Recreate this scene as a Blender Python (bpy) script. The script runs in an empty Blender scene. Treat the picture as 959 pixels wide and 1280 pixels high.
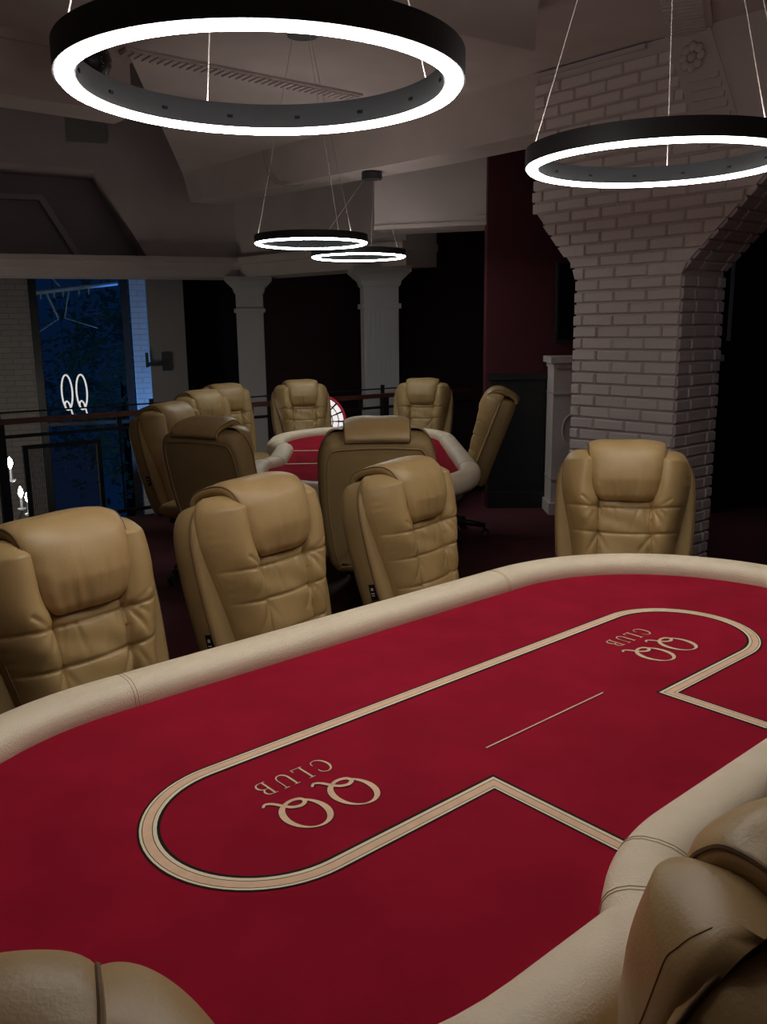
import bpy, math, random
import numpy as np
from mathutils import Vector, Matrix
random.seed(7)
sc = bpy.context.scene
COL = sc.collection

# ------------------------------------------------------------------ camera
FPX, PITCH, ROLL, EYE = 1087.7, 0.2082, -0.0117, 1.57
Fw = np.array([0, math.cos(PITCH), -math.sin(PITCH)])
_u = np.array([0, math.sin(PITCH), math.cos(PITCH)]); _r = np.array([1.0, 0, 0])
Rt = math.cos(ROLL)*_r + math.sin(ROLL)*_u
Up = -math.sin(ROLL)*_r + math.cos(ROLL)*_u
cam = bpy.data.cameras.new('camera'); camo = bpy.data.objects.new('camera', cam); COL.objects.link(camo)
cam.sensor_fit = 'HORIZONTAL'; cam.sensor_width = 36.0; cam.lens = FPX/959*36.0
cam.clip_start = 0.05; cam.clip_end = 100
camo.matrix_world = Matrix(((Rt[0], Up[0], -Fw[0], 0), (Rt[1], Up[1], -Fw[1], 0), (Rt[2], Up[2], -Fw[2], EYE), (0, 0, 0, 1)))
sc.camera = camo

# ------------------------------------------------------------------ world, exposure
w = bpy.data.worlds.new('dusk'); sc.world = w; w.use_nodes = True
w.node_tree.nodes['Background'].inputs[0].default_value = (0.06, 0.30, 1.0, 1)
w.node_tree.nodes['Background'].inputs[1].default_value = 0.026
sc.view_settings.view_transform = 'Standard'; sc.view_settings.look = 'None'
sc.view_settings.exposure = 0.0; sc.view_settings.gamma = 1.0
sc.view_settings.use_curve_mapping = False
RING_POWER = 36.0; RING_UP_ADDED = 30.0

# ------------------------------------------------------------------ pixel helpers
def ray(x, y): return Rt*((x-479.5)/FPX) - Up*((y-640)/FPX) + Fw
def atz(x, y, z):
    d = ray(x, y); t = (z-EYE)/d[2]; return Vector((d[0]*t, d[1]*t, z))
def aty(x, y, Y):
    d = ray(x, y); t = Y/d[1]; return Vector((d[0]*t, Y, EYE+d[2]*t))
def onv(x, y, A, D):
    d = ray(x, y); n = (-D[1], D[0]); t = (A[0]*n[0]+A[1]*n[1])/(d[0]*n[0]+d[1]*n[1])
    return Vector((d[0]*t, d[1]*t, EYE+d[2]*t))

# ------------------------------------------------------------------ materials
def mat(name, col, rough=0.6, metal=0.0, noise=0.0, nscale=30, bump=0.0, bscale=80, emit=None, es=0.0, spec=0.5, col2=None, detail=4, sheen=0.0):
    m = bpy.data.materials.new(name); m.use_nodes = True; nt = m.node_tree; b = nt.nodes['Principled BSDF']
    b.inputs['Base Color'].default_value = (*col, 1); b.inputs['Roughness'].default_value = rough
    b.inputs['Metallic'].default_value = metal; b.inputs['Specular IOR Level'].default_value = spec
    if sheen: b.inputs['Sheen Weight'].default_value = sheen
    tc = nt.nodes.new('ShaderNodeTexCoord')
    if noise > 0 or col2:
        n = nt.nodes.new('ShaderNodeTexNoise'); n.inputs['Scale'].default_value = nscale; n.inputs['Detail'].default_value = detail
        nt.links.new(tc.outputs['Object'], n.inputs['Vector'])
        r = nt.nodes.new('ShaderNodeValToRGB'); c2 = col2 or tuple(c*(1-noise) for c in col)
        r.color_ramp.elements[0].position = 0.35; r.color_ramp.elements[1].position = 0.68
        r.color_ramp.elements[0].color = (*c2, 1); r.color_ramp.elements[1].color = (*col, 1)
        nt.links.new(n.outputs['Fac'], r.inputs['Fac']); nt.links.new(r.outputs['Color'], b.inputs['Base Color'])
    if bump > 0:
        n2 = nt.nodes.new('ShaderNodeTexNoise'); n2.inputs['Scale'].default_value = bscale; n2.inputs['Detail'].default_value = 6
        nt.links.new(tc.outputs['Object'], n2.inputs['Vector'])
        bp = nt.nodes.new('ShaderNodeBump'); bp.inputs['Strength'].default_value = bump; bp.inputs['Distance'].default_value = 0.01
        nt.links.new(n2.outputs['Fac'], bp.inputs['Height']); nt.links.new(bp.outputs['Normal'], b.inputs['Normal'])
    if emit:
        b.inputs['Emission Color'].default_value = (*emit, 1); b.inputs['Emission Strength'].default_value = es
    return m
def brickmat(name, c1, c2, mortar, bw, rh, rot=0.0):
    m = mat(name, c1, 0.8); nt = m.node_tree; b = nt.nodes['Principled BSDF']
    tc = nt.nodes.new('ShaderNodeTexCoord'); t = nt.nodes.new('ShaderNodeTexBrick')
    mp = nt.nodes.new('ShaderNodeMapping'); mp.inputs['Rotation'].default_value = (math.pi/2, 0, rot)
    nt.links.new(tc.outputs['Object'], mp.inputs['Vector']); nt.links.new(mp.outputs['Vector'], t.inputs['Vector'])
    t.inputs['Color1'].default_value = (*c1, 1); t.inputs['Color2'].default_value = (*c2, 1); t.inputs['Mortar'].default_value = (*mortar, 1)
    t.inputs['Scale'].default_value = 1.0; t.inputs['Brick Width'].default_value = bw; t.inputs['Row Height'].default_value = rh; t.inputs['Mortar Size'].default_value = 0.006
    nt.links.new(t.outputs['Color'], b.inputs['Base Color'])
    bp = nt.nodes.new('ShaderNodeBump'); bp.inputs['Strength'].default_value = 0.5; bp.inputs['Distance'].default_value = 0.01; bp.invert = True
    nt.links.new(t.outputs['Fac'], bp.inputs['Height']); nt.links.new(bp.outputs['Normal'], b.inputs['Normal'])
    return m
M = dict(
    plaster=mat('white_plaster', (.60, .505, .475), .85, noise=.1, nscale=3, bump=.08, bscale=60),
    plaster_shade=mat('shaded_plaster', (.46, .39, .36), .85, noise=.08, nscale=3),  # darkened copy of the plaster, shade put into the colour
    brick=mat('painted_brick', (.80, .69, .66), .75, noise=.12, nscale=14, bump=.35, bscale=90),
    mortar=mat('painted_mortar', (.62, .535, .51), .9, bump=.3, bscale=120),
    red_wall=mat('dark_red_paint', (.085, .006, .013), .7, noise=.15, nscale=2),
    maroon=mat('deep_maroon_paint', (.035, .005, .011), .8, noise=.2, nscale=2),
    navy=mat('deep_navy_drape', (.010, .008, .022), .9),
    black=mat('black_lacquer', (.008, .009, .010), .45),
    black_iron=mat('black_iron', (.010, .010, .012), .8, spec=.2),
    carpet=mat('dark_red_carpet', (.085, .006, .012), .95, noise=.3, nscale=60, bump=.5, bscale=300),
    lower=mat('lower_floor_stone', (.10, .09, .09), .5, noise=.2, nscale=4),
    felt=mat('crimson_felt', (.325, .0095, .0280), .95, noise=.18, nscale=7, bump=.12, bscale=900, spec=.06),
    cream=mat('cream_leather', (.76, .63, .45), .5, noise=.06, nscale=18, bump=.22, bscale=260),
    cream_seam=mat('cream_thread', (.50, .38, .25), .7),
    p_black=mat('print_black', (.012, .006, .006), .85, spec=.2),
    p_cream=mat('print_cream', (.80, .68, .47), .85, spec=.2),
    p_tan=mat('print_peach', (.80, .53, .35), .85, spec=.2, noise=.1, nscale=50),
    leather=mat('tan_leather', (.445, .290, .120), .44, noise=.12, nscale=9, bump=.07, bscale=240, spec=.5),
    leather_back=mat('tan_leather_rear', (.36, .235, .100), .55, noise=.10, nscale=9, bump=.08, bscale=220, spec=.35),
    thread=mat('brown_thread', (.15, .085, .035), .7),
    thread_pale=mat('tan_thread', (.35, .22, .095), .7),
    plastic=mat('black_plastic', (.012, .012, .013), .4),
    chrome=mat('chrome', (.75, .75, .75), .2, metal=1.0),
    white_print=mat('white_print', (.6, .6, .6), .7),
    ring_black=mat('ring_black_metal', (.045, .045, .048), .5, metal=.2),
    diffuser=mat('ring_diffuser', (.9, .9, .9), .5, emit=(1.0, .985, .95), es=RING_POWER),
    added_uplight=mat('added_ring_uplight', (.9, .9, .9), .5, emit=(1.0, .95, .90), es=RING_UP_ADDED),  # upward glow of the rings, added to lift the ceiling
    added_uplight_far=mat('added_ring_uplight_far', (.9, .9, .9), .5, emit=(1.0, .96, .92), es=RING_UP_ADDED*.28),
    diffuser_cool=mat('ring_diffuser_cool', (.9, .9, .9), .5, emit=(.93, 1.0, .98), es=RING_POWER*.8),
    cable=mat('pale_steel_cable', (.55, .50, .46), .5),
    cord=mat('beige_flex', (.40, .35, .30), .7),
    wood=mat('dark_red_wood', (.10, .030, .018), .4, noise=.35, nscale=12),
    column=mat('grey_plaster', (.46, .44, .43), .8),
    bulb=mat('candle_bulb', (.9, .9, .85), .4, emit=(1.0, .93, .78), es=60.0),
    candle=mat('candle_sleeve', (.25, .28, .32), .3),
    neon=mat('white_neon', (.9, .9, .9), .4, emit=(1, .97, .95), es=.55),
    blue_bar=mat('pale_blue_metal', (.30, .50, .75), .5),
    leaf=mat('dusky_green_leaf', (.35, .75, .55), .7, noise=.35, nscale=3),
    trunk=mat('bark', (.06, .045, .035), .9),
    cell=mat('lit_panel', (.9, .85, .85), .5, emit=(1.0, .93, .93), es=.75),
    rim_red=mat('red_rim', (.5, .03, .06), .4, emit=(1, .05, .12), es=.12),
    screen=mat('tv_screen', (.006, .006, .008), .12),
    steel=mat('brushed_steel', (.45, .45, .45), .35, metal=.4),
    spark=mat('tiny_mirror', (.8, .8, .8), .1, metal=1.0),
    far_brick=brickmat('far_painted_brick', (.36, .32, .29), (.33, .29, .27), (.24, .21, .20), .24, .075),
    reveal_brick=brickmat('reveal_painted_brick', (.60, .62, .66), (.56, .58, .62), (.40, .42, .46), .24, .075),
    panel=mat('grey_panel', (.30, .27, .25), .8),
    added_lamp_blue=mat('added_blue_lamp_lens', (.1, .2, .6), .3, emit=(.1, .4, 1), es=2),
)
gl = bpy.data.materials.new('window_glass'); gl.use_nodes = True
_b = gl.node_tree.nodes['Principled BSDF']; _b.inputs['Base Color'].default_value = (.75, .85, .95, 1)
_b.inputs['Roughness'].default_value = .02; _b.inputs['Transmission Weight'].default_value = 1; _b.inputs['IOR'].default_value = 1.05
M['glass'] = gl

# ------------------------------------------------------------------ mesh helpers
class MB:
    """collects geometry; build() links it as one mesh object"""
    def __init__(s): s.v = []; s.f = []; s.m = []
    def add(s, vs, fs, mi=0):
        o = len(s.v); s.v += [tuple(p) for p in vs]; s.f += [tuple(i+o for i in f) for f in fs]; s.m += [mi]*len(fs); return s
    def box(s, c, d, rz=0.0, mi=0):
        x, y, z = d[0]/2, d[1]/2, d[2]/2; co, si = math.cos(rz), math.sin(rz)
        vs = [(c[0]+a*co-b*si, c[1]+a*si+b*co, c[2]+e) for e in (-z, z) for a, b in ((-x, -y), (x, -y), (x, y), (-x, y))]
        return s.add(vs, [(3, 2, 1, 0), (4, 5, 6, 7), (0, 1, 5, 4), (1, 2, 6, 5), (2, 3, 7, 6), (3, 0, 4, 7)], mi)
    def prism(s, poly, fn, d0, d1, mi=0):
        n = len(poly); vs = [fn(a, b, d0) for a, b in poly]+[fn(a, b, d1) for a, b in poly]
        fs = [tuple(range(n))[::-1], tuple(range(n, 2*n))]+[(i, (i+1) % n, n+(i+1) % n, n+i) for i in range(n)]
        return s.add(vs, fs, mi)
    def tube(s, pts, r, n=8, closed=False, caps=True, mi=0):
        P = [Vector(p) for p in pts]; k = len(P); rr = r if isinstance(r, (list, tuple)) else [r]*k
        vs = []; up = None
        for i in range(k):
            a = P[(i-1) % k] if (closed or i > 0) else P[i]; b = P[(i+1) % k] if (closed or i < k-1) else P[i]
            t = (b-a).normalized()
            if up is None:
                up = Vector((0, 0, 1)) if abs(t.z) < .9 else Vector((1, 0, 0))
            x = t.cross(up); x = x.normalized() if x.length > 1e-6 else t.orthogonal().normalized(); y = x.cross(t).normalized(); up = y
            for j in range(n):
                q = 2*math.pi*j/n; vs.append(P[i]+(x*math.cos(q)+y*math.sin(q))*rr[i])
        fs = []
        for i in range(k if closed else k-1):
            for j in range(n):
                fs.append((i*n+j, i*n+(j+1) % n, ((i+1) % k)*n+(j+1) % n, ((i+1) % k)*n+j))
        if caps and not closed: fs += [tuple(range(n)), tuple(range((k-1)*n, k*n))[::-1]]
        return s.add(vs, fs, mi)
    def lathe(s, prof, c=(0, 0, 0), n=24, mi=0, closed=False):
        vs = []; k = len(prof)
        for r, z in prof:
            for j in range(n):
                q = 2*math.pi*j/n; vs.append((c[0]+r*math.cos(q), c[1]+r*math.sin(q), c[2]+z))
        fs = []
        for i in range(k if closed else k-1):
            for j in range(n):
                fs.append((i*n+j, i*n+(j+1) % n, ((i+1) % k)*n+(j+1) % n, ((i+1) % k)*n+j))
        return s.add(vs, fs, mi)
    def grid(s, rows, mi=0, cu=False, cv=False):
        nr, nc = len(rows), len(rows[0]); vs = [p for r in rows for p in r]; fs = []
        for i in range(nr if cu else nr-1):
            for j in range(nc if cv else nc-1):
                fs.append((i*nc+j, i*nc+(j+1) % nc, ((i+1) % nr)*nc+(j+1) % nc, ((i+1) % nr)*nc+j))
        return s.add(vs, fs, mi)
    def build(s, name, mats, parent=None, smooth=False, bevel=0.0, label=None):
        me = bpy.data.meshes.new(name); me.from_pydata(s.v, [], s.f)
        for m in (mats if isinstance(mats, (list, tuple)) else [mats]): me.materials.append(m)
        if any(s.m): me.polygons.foreach_set('material_index', s.m)
        if smooth: me.polygons.foreach_set('use_smooth', [True]*len(s.f))
        me.validate(); me.update()
        o = bpy.data.objects.new(name, me); COL.objects.link(o)
        if parent: o.parent = parent
        if label: o['label'] = label
        if bevel:
            md = o.modifiers.new('bevel', 'BEVEL'); md.width = bevel; md.segments = 2; md.limit_method = 'ANGLE'
        return o
def tag(o, label, cat, group=None, kind=None):
    o['label'] = label; o['category'] = cat
    if group: o['group'] = group
    if kind: o['kind'] = kind
    return o
def thing(name, label, cat, loc=(0, 0, 0), rz=0.0, group=None):
    o = bpy.data.objects.new(name, None); COL.objects.link(o); o.location = loc; o.rotation_euler = (0, 0, rz); o.empty_display_size = .1
    return tag(o, label, cat, group)
def struct(o, label=None):
    o['kind'] = 'structure'
    if label: o['label'] = label
    return o
def copy_tree(o, parent=None):
    c = o.copy(); COL.objects.link(c); c.parent = parent
    for ch in list(o.children): copy_tree(ch, c)
    return c
def spl(pts, n=8, closed=False):
    """Catmull-Rom through points of any dimension"""
    P = [np.array(p, float) for p in pts]; k = len(P); out = []
    for i in range(k if closed else k-1):
        g = (lambda j: P[j % k]) if closed else (lambda j: P[min(max(j, 0), k-1)])
        a, b, c, d = g(i-1), g(i), g(i+1), g(i+2)
        for j in range(n):
            t = j/n; out.append(.5*((2*b)+(-a+c)*t+(2*a-5*b+4*c-d)*t*t+(-a+3*b-3*c+d)*t**3))
    if not closed: out.append(P[-1])
    return out
def sstep(x): x = min(max(x, 0), 1); return x*x*(3-2*x)
def interp(x, tab):
    return float(np.interp(x, [a for a, _ in tab], [b for _, b in tab]))

# ================================================================== ROOM
YAW = 0.7185
bx_, by_ = math.cos(YAW), math.sin(YAW)          # room axis b (and the near table's length)
ax_, ay_ = math.sin(YAW), -math.cos(YAW)         # room axis a, along the brick pillar's broad face
G0 = (1.04, 6.206); CEIL = 3.2
def FP(s, z, b=0.0): return (G0[0]+ax_*s+bx_*b, G0[1]+ay_*s+by_*b, z)
def F_of(x, y):                                    # pixel -> (s, z) in the pillar's face plane
    p = onv(x, y, G0, (ax_, ay_)); return ((p.x-G0[0])*ax_+(p.y-G0[1])*ay_, p.z)

# railing line / floor edge
L0 = Vector((-3.05, 6.62)); L1 = Vector((1.0, 9.72)); Ld = (L1-L0).normalized(); Ln = Vector((-Ld.y, Ld.x))
LE = L0-Ld*2.2
floor = MB()
poly = [(-4.9, -3.0), (5.0, -3.0), (5.0, 7.62), (0.93, 7.62), (1.0, 9.72+.05), (L0.x+Ln.x*.08, L0.y+Ln.y*.08), (LE.x, LE.y), (-4.9, 4.9)]
floor.prism(poly, lambda a, b, d: (a, b, d), -.30, 0.0)
struct(floor.build('floor', M['carpet']), 'dark red carpet of the upper floor')
struct(MB().box((-1.5, 10, -3.25), (9.5, 9.0, .1)).build('floor_lower', M['lower']), 'stone floor of the storey below')

# ceiling over the tables
cs0 = -5.25
sm, zm = F_of(238, 250); st, zt = F_of(213, 165)
cs0 = sm+(st-sm)*(CEIL-zm)/(zt-zm)
cpoly = [FP(2.9, 0), FP(cs0, 0)]
Kp = atz(0, 35, CEIL); Kd = Vector((bx_, by_))
pts = [(p[0], p[1]) for p in cpoly]
e1 = Vector((FP(cs0, 0)[0], FP(cs0, 0)[1]))
k0 = Vector((Kp.x, Kp.y)); kend = k0+Kd*.75; kbeg = k0-Kd*4.2
ceil = MB()
ceil.prism([(5.0, -3.0), (5.0, pts[0][1]), pts[0], pts[1], (kend.x, kend.y), (kbeg.x, kbeg.y), (-4.9, -3.0)], lambda a, b, d: (a, b, d), CEIL, CEIL+.1)
ceiling = struct(ceil.build('ceiling', M['plaster']), 'white plaster ceiling over the card tables')
# ribbed moulding strips lying on the ceiling
def ceil_strip(p0, p1, width, step=.05):
    a = atz(*p0, CEIL); b = atz(*p1, CEIL); d = (b-a); L = d.length; d.normalize(); ang = math.atan2(d.y, d.x)
    m = MB(); c = (a+b)/2
    m.box((c.x, c.y, CEIL-.008), (L, width, .016), ang)
    n = int(L/step)
    for i in range(n):
        q = a+d*(i+.5)*step; m.box((q.x, q.y, CEIL-.020), (step*.55, width*.8, .012), ang)
    o = m.build('ceiling_moulding', M['plaster'], ceiling); o['kind'] = 'stuff'
    return o
ceil_strip((150, 62), (445, 120), .16)
ceil_strip((385, 10), (540, 39), .13)
# bulkhead hanging under the ceiling, upper right
pa, pb, pc = atz(430, 10, 3.0), atz(669, 64, 3.0), atz(676, -40, 3.0)
pdx = (pa-pb).normalized()
pe = pb+pdx*4.0; pf = pc+pdx*4.0
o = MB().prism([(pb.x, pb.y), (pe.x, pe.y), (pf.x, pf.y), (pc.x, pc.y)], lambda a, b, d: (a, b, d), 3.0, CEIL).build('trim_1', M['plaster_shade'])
struct(o, 'plaster bulkhead box under the ceiling, shade painted into its colour')

# ---- beam M and pillar haunch in the plane F
sm, zm = F_of(238, 250); st, zt = F_of(213, 165)
BM = 2.83
tq = (CEIL-zm)/(zt-zm); stt = sm+(st-sm)*tq
o = MB().prism([(sm, zm-.02), (-1.2, BM), (0.02, BM), (0.02, CEIL), (stt, CEIL)], FP, 0.0, .36).build('trim_2', M['plaster'])
struct(o, 'white plaster beam from the brick pillar to the far hall')

pil = thing('brick_pillar', 'white painted brick pillar with flared top behind the right chair', 'pillar')
prof = [(.380, 0), (1.137, 0), (1.137, 1.90), (1.98, 2.745), (3.4, 2.745), (3.4, CEIL), (.010, CEIL), (.010, 2.335), (.380, 1.907)]
body = MB().prism(prof, FP, .008, .50).build('core', M['mortar'], pil)
# one brick mesh shared by every brick: unit length in x, face towards -y
def brick_mesh():
    e = .5; h = .5; bv = .10; me = bpy.data.meshes.new('brick')
    vs = []
    for (dx, dz, y) in ((0, 0, .5), (0, 0, -.2), (1, 1, -.5)):
        ex = .5-(.03 if dx else 0); ez = .5-(bv if dz else 0)
        vs += [(-ex, y, -ez), (ex, y, -ez), (ex, y, ez), (-ex, y, ez)]
    fs = [(0, 1, 5, 4), (1, 2, 6, 5), (2, 3, 7, 6), (3, 0, 4, 7), (4, 5, 9, 8), (5, 6, 10, 9), (6, 7, 11, 10), (7, 4, 8, 11), (8, 9, 10, 11), (3, 2, 1, 0)]
    me.from_pydata(vs, [], fs); me.materials.append(M['brick']); me.update(); return me
BR = brick_mesh()
def lay(origin, rot, length, height, depth):
    o = bpy.data.objects.new('brick', BR); COL.objects.link(o); o.parent = pil
    o.location = origin; o.rotation_euler = rot; o.scale = (length, depth, height); return o
CO = .0745; BL = .236; J = .012
def left_edge(z):
    if z < 1.907: return .372
    return max(.0, .372-(z-1.907)*.86)
bandL = [(z, s) for s, z in (F_of(870, 160), F_of(852, 100), F_of(818, 0))]
bandL.sort()
def right_edge(z):
    if z < 1.90: return 1.142
    if z < 2.60: return 1.142+(z-1.90)
    return interp(z, bandL)-.01
def cut_brick(s0b, s1b, s1t, s0t, z0, z1):
    MB().prism([(s0b, z0), (s1b, z0), (s1t, z1), (s0t, z1)], FP, -.011, .02).build('brick', M['brick'], pil)
face_rot = math.atan2(ay_, ax_)
ncr = int(CEIL/CO)
for r in range(ncr):
    z = (r+.5)*CO
    if z+CO/2 > 3.19: break
    lo, hi = left_edge(z), right_edge(z)
    x = .372-BL*6-(BL*.5 if r % 2 else 0)-.05
    while x < hi:
        x0 = max(x+J/2, lo); x1 = min(x+BL-J/2, hi)
        if x1-x0 > .035:
            jit = random.uniform(-.003, .003)
            zl, zh = z-(CO-J)/2, z+(CO-J)/2
            if 1.88 < z < 2.60 and (x0 == lo and lo > 0 or x1 == hi):
                if x0 == lo: cut_brick(left_edge(zl), x1, x1, left_edge(zh), zl, zh)
                else: cut_brick(x0, right_edge(zl), right_edge(zh), x0, zl, zh)
                x += BL; continue
            lay(FP((x0+x1)/2+random.uniform(-.001, .001), z, .004+jit), (0, random.uniform(-.006, .006), face_rot), x1-x0, CO-J, .03)
        x += BL
side_rot = math.atan2(by_, bx_)
BS = .262
for r in range(int(1.9/CO)):
    z = (r+.5)*CO
    x = -BS-(BS*.5 if r % 2 else .1)
    while x < .5:
        x0 = max(x+J/2, .002); x1 = min(x+BS-J/2, .5)
        if x1-x0 > .03:
            lay(FP(1.137+random.uniform(0, .005), z, (x0+x1)/2), (0, random.uniform(-.006, .006), side_rot), x1-x0, CO-J, .03)
        x += BS
# bricks under the right-hand flare
for r in range(15):
    q = (r+.5)*CO*1.0; s = 1.137+q*.7071; z = 1.90+q*.7071
    x = -BS-(BS*.5 if r % 2 else .1)
    while x < .5:
        x0 = max(x+J/2, .002); x1 = min(x+BS-J/2, .5)
        if x1-x0 > .03:
            e = bpy.data.objects.new('brick', BR); COL.objects.link(e); e.parent = pil
            X = Vector((bx_, by_, 0)); N = (Vector((ax_, ay_, 0))*.7071+Vector((0, 0, -.7071))); Z = X.cross(-N).normalized()
            if Z.z < 0: Z = -Z
            Yv = Z.cross(X)
            R = Matrix((X, Yv, Z)).transposed()
            if Yv.dot(N) > 0: pass
            e.matrix_world = Matrix.Translation(Vector(FP(s, z, (x0+x1)/2))+N*.004) @ R.to_4x4() @ Matrix.Diagonal((x1-x0, .03, CO-J, 1))
        x += BS
# ledge line over the bricks
MB().prism([(.0, 3.165), (.83, 3.165), (.83, 3.19), (.0, 3.19)], FP, -.025, .01).build('ledge', M['plaster'], pil)
# smooth plaster face right of the ornament band
(bl0, bz0), (bl1, bz1) = F_of(870, 160), F_of(818, 0)
(br0, rz0), (br1, rz1) = F_of(928, 160), F_of(880, 0)
def lin(z, p, q): return p[0]+(q[0]-p[0])*(z-p[1])/(q[1]-p[1])
zb, ztop = 2.56, CEIL
L_b, L_t = lin(zb, (bl0, bz0), (bl1, bz1)), lin(ztop, (bl0, bz0), (bl1, bz1))
R_b, R_t = lin(zb, (br0, rz0), (br1, rz1)), lin(ztop, (br0, rz0), (br1, rz1))
MB().prism([(R_b-.02, zb+.02), (1.95, 2.76), (3.38, 2.76), (3.38, CEIL), (R_t-.02, CEIL)], FP, -.004, .02).build('plaster_face', M['plaster'], pil)
band = MB().prism([(L_b, zb), (R_b, zb), (R_t, ztop), (L_t, ztop)], FP, -.014, .01).build('ornament_band', M['plaster'], pil)
nr = 0; z = zb+.03
ribs = []
while z < CEIL-.03:
    a = lin(z, (L_b, zb), (L_t, ztop)); b = lin(z, (R_b, zb), (R_t, ztop))
    if not (2.93 < z < 3.13):
        MB().prism([(a+.045, z), (b-.035, z), (b-.035, z+.026), (a+.045, z+.026)], FP, -.028, -.012).build('rib', M['plaster'], band)
    z += .054
rs, rzz = F_of(868, 72)
rs = min(rs, 1.2); rzz = min(rzz, 3.06)
ros = MB()
for k in range(8):
    q = 2*math.pi*k/8
    c = FP(rs+.055*math.cos(q), rzz+.055*math.sin(q), -.022)
    rr = []
    for i in range(5):
        th = math.pi*i/4
        rr.append([FP(rs+.055*math.cos(q)+.03*math.sin(th)*math.cos(t), rzz+.055*math.sin(q)+.03*math.sin(th)*math.sin(t), -.016-.016*(1+math.cos(th))/2) for t in [2*math.pi*j/8 for j in range(8)]])
    ros.grid(rr, cv=True)
rr = [[FP(rs+.028*math.sin(th)*math.cos(t), rzz+.028*math.sin(th)*math.sin(t), -.016-.026*math.cos(th)) for t in [2*math.pi*j/10 for j in range(10)]] for th in [math.pi/2*i/4 for i in range(5)]]
ros.grid(rr, cv=True)
ros.build('rosette', M['plaster'], band, smooth=True)
# the same ribbed band running on over the ceiling
cb0 = Vector(FP((L_t+R_t)/2, CEIL)); cb1 = atz(842, -60, CEIL); d = (cb1-cb0).normalized(); ang = math.atan2(d.y, d.x)
m = MB(); c = (cb0+cb1)/2; Lc = (cb1-cb0).length
m.box((c.x, c.y, CEIL-.01), (Lc, .27, .02), ang)
for i in range(int(Lc/.055)):
    q = cb0+d*(.03+i*.055); m.box((q.x, q.y, CEIL-.026), (.026, .2, .014), ang)
m.build('ceiling_rib_band', M['plaster'], ceiling)

# ---- fascia K at upper left
kz = onv(0, 114, (k0.x, k0.y), (Kd.x, Kd.y)).z
kn = Vector((-Kd.y, Kd.x))
def KP(s, z, b=0.0): return (k0.x+Kd.x*s+kn.x*b, k0.y+Kd.y*s+kn.y*b, z)
o = MB().prism([(-4.2, kz), (.75, kz), (.75, CEIL+.1), (-4.2, CEIL+.1)], KP, 0, .25).build('trim_3', M['plaster']); struct(o, 'white plaster fascia at the upper left')
m = MB()
m.prism([(-4.2, kz-.02), (.75, kz-.02), (.75, kz+.03), (-4.2, kz+.03)], KP, -.035, .27)
m.build('cornice', M['plaster'], o)
MB().prism([(.40, kz+.03), (.47, kz+.03), (.47, CEIL), (.40, CEIL)], KP, -.03, .01).build('pilaster_strip', M['plaster'], o)
MB().prism([(-4.2, CEIL-.05), (.75, CEIL-.05), (.75, CEIL), (-4.2, CEIL)], KP, -.03, .01).build('crown_strip', M['plaster'], o)

# ---- beam N behind M, ending on the red wall
n0, n1 = Vector((-.05, 8.05)), Vector((.97, 7.72)); nd = (n1-n0).normalized(); nn = Vector((-nd.y, nd.x))
if nn.y < 0: nn = -nn
nl = (n1-n0).length
def NP(s, z, b=0.0): return (n0.x+nd.x*s+nn.x*b, n0.y+nd.y*s+nn.y*b, z)
o = MB().prism([(0, 2.44), (nl, 2.44), (nl, 3.6), (0, 3.6)], NP, 0, .45).build('trim_4', M['plaster']); struct(o, 'white boxed beam meeting the red wall')
MB().prism([(0, 2.42), (nl, 2.42), (nl, 2.455), (0, 2.455)], NP, -.02, .45).build('lower_lip', M['plaster'], o)
m = MB()
for q in (((nl-.16, 2.50), (nl-.05, 2.51)), ((nl-.055, 2.50), (nl-.05, 2.90))):
    (a, b), (c, d2) = q; m.prism([(a, b), (c, b), (c, d2), (a, d2)], NP, -.006, .01)
m.build('panel_line', M['plaster_shade'], o)

# ---- wall B over the far columns, with a chamfered recess
WB0, WB1 = Vector((-4.4, 10.0)), Vector((-1.7, 11.0)); wd = (WB1-WB0).normalized(); wn = Vector((-wd.y, wd.x))
def WP(s, z, b=0.0): return (WB0.x+wd.x*s+wn.x*b, WB0.y+wd.y*s+wn.y*b, z)
def W_of(x, y):
    p = onv(x, y, WB0, wd); return ((p.x-WB0.x)*wd.x+(p.y-WB0.y)*wd.y, p.z)
A_, B_, C_ = W_of(185, 321), W_of(118, 213), W_of(0, 203)
ztopW = 4.6; s_left = -2.6; s_end = 3.05
o = MB()
o.prism([(s_left, 2.38), (A_[0], 2.38), B_, (s_left, C_[1]-.0), ][:0] or [(A_[0], 2.40), (s_end, 2.40), (s_end, ztopW), (s_left, ztopW), (s_left, C_[1]), (C_[0], C_[1]), B_], WP, 0, .7)
wb = struct(o.build('wall_far_upper', M['plaster']), 'white upper wall with chamfered recess above the far columns')
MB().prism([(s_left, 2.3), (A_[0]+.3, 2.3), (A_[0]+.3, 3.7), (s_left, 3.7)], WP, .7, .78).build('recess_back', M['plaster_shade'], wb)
I_ = [W_of(95, 328), W_of(35, 233), W_of(0, 231)]
MB().prism([(I_[0][0]+.15, 2.36), (I_[1][0]+.15, I_[1][1]), (s_left, I_[2][1]), (s_left, I_[2][1]-.06), (I_[1][0]+.1, I_[1][1]-.06), (I_[0][0]+.07, 2.36)], WP, .58, .72).build('recess_moulding', M['plaster'], wb)
MB().prism([(s_left, 2.36), (s_end, 2.36), (s_end, 2.42), (s_left, 2.42)], WP, -.14, .7).build('cornice', M['plaster'], wb)
MB().prism([(s_left, 2.28), (s_end, 2.28), (s_end, 2.36), (s_left, 2.36)], WP, -.06, .7).build('frieze', M['plaster'], wb)
MB().prism([(s_left, 2.20), (s_end, 2.20), (s_end, 2.28), (s_left, 2.28)], WP, -.02, .7).build('architrave', M['plaster'], wb)
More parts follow.
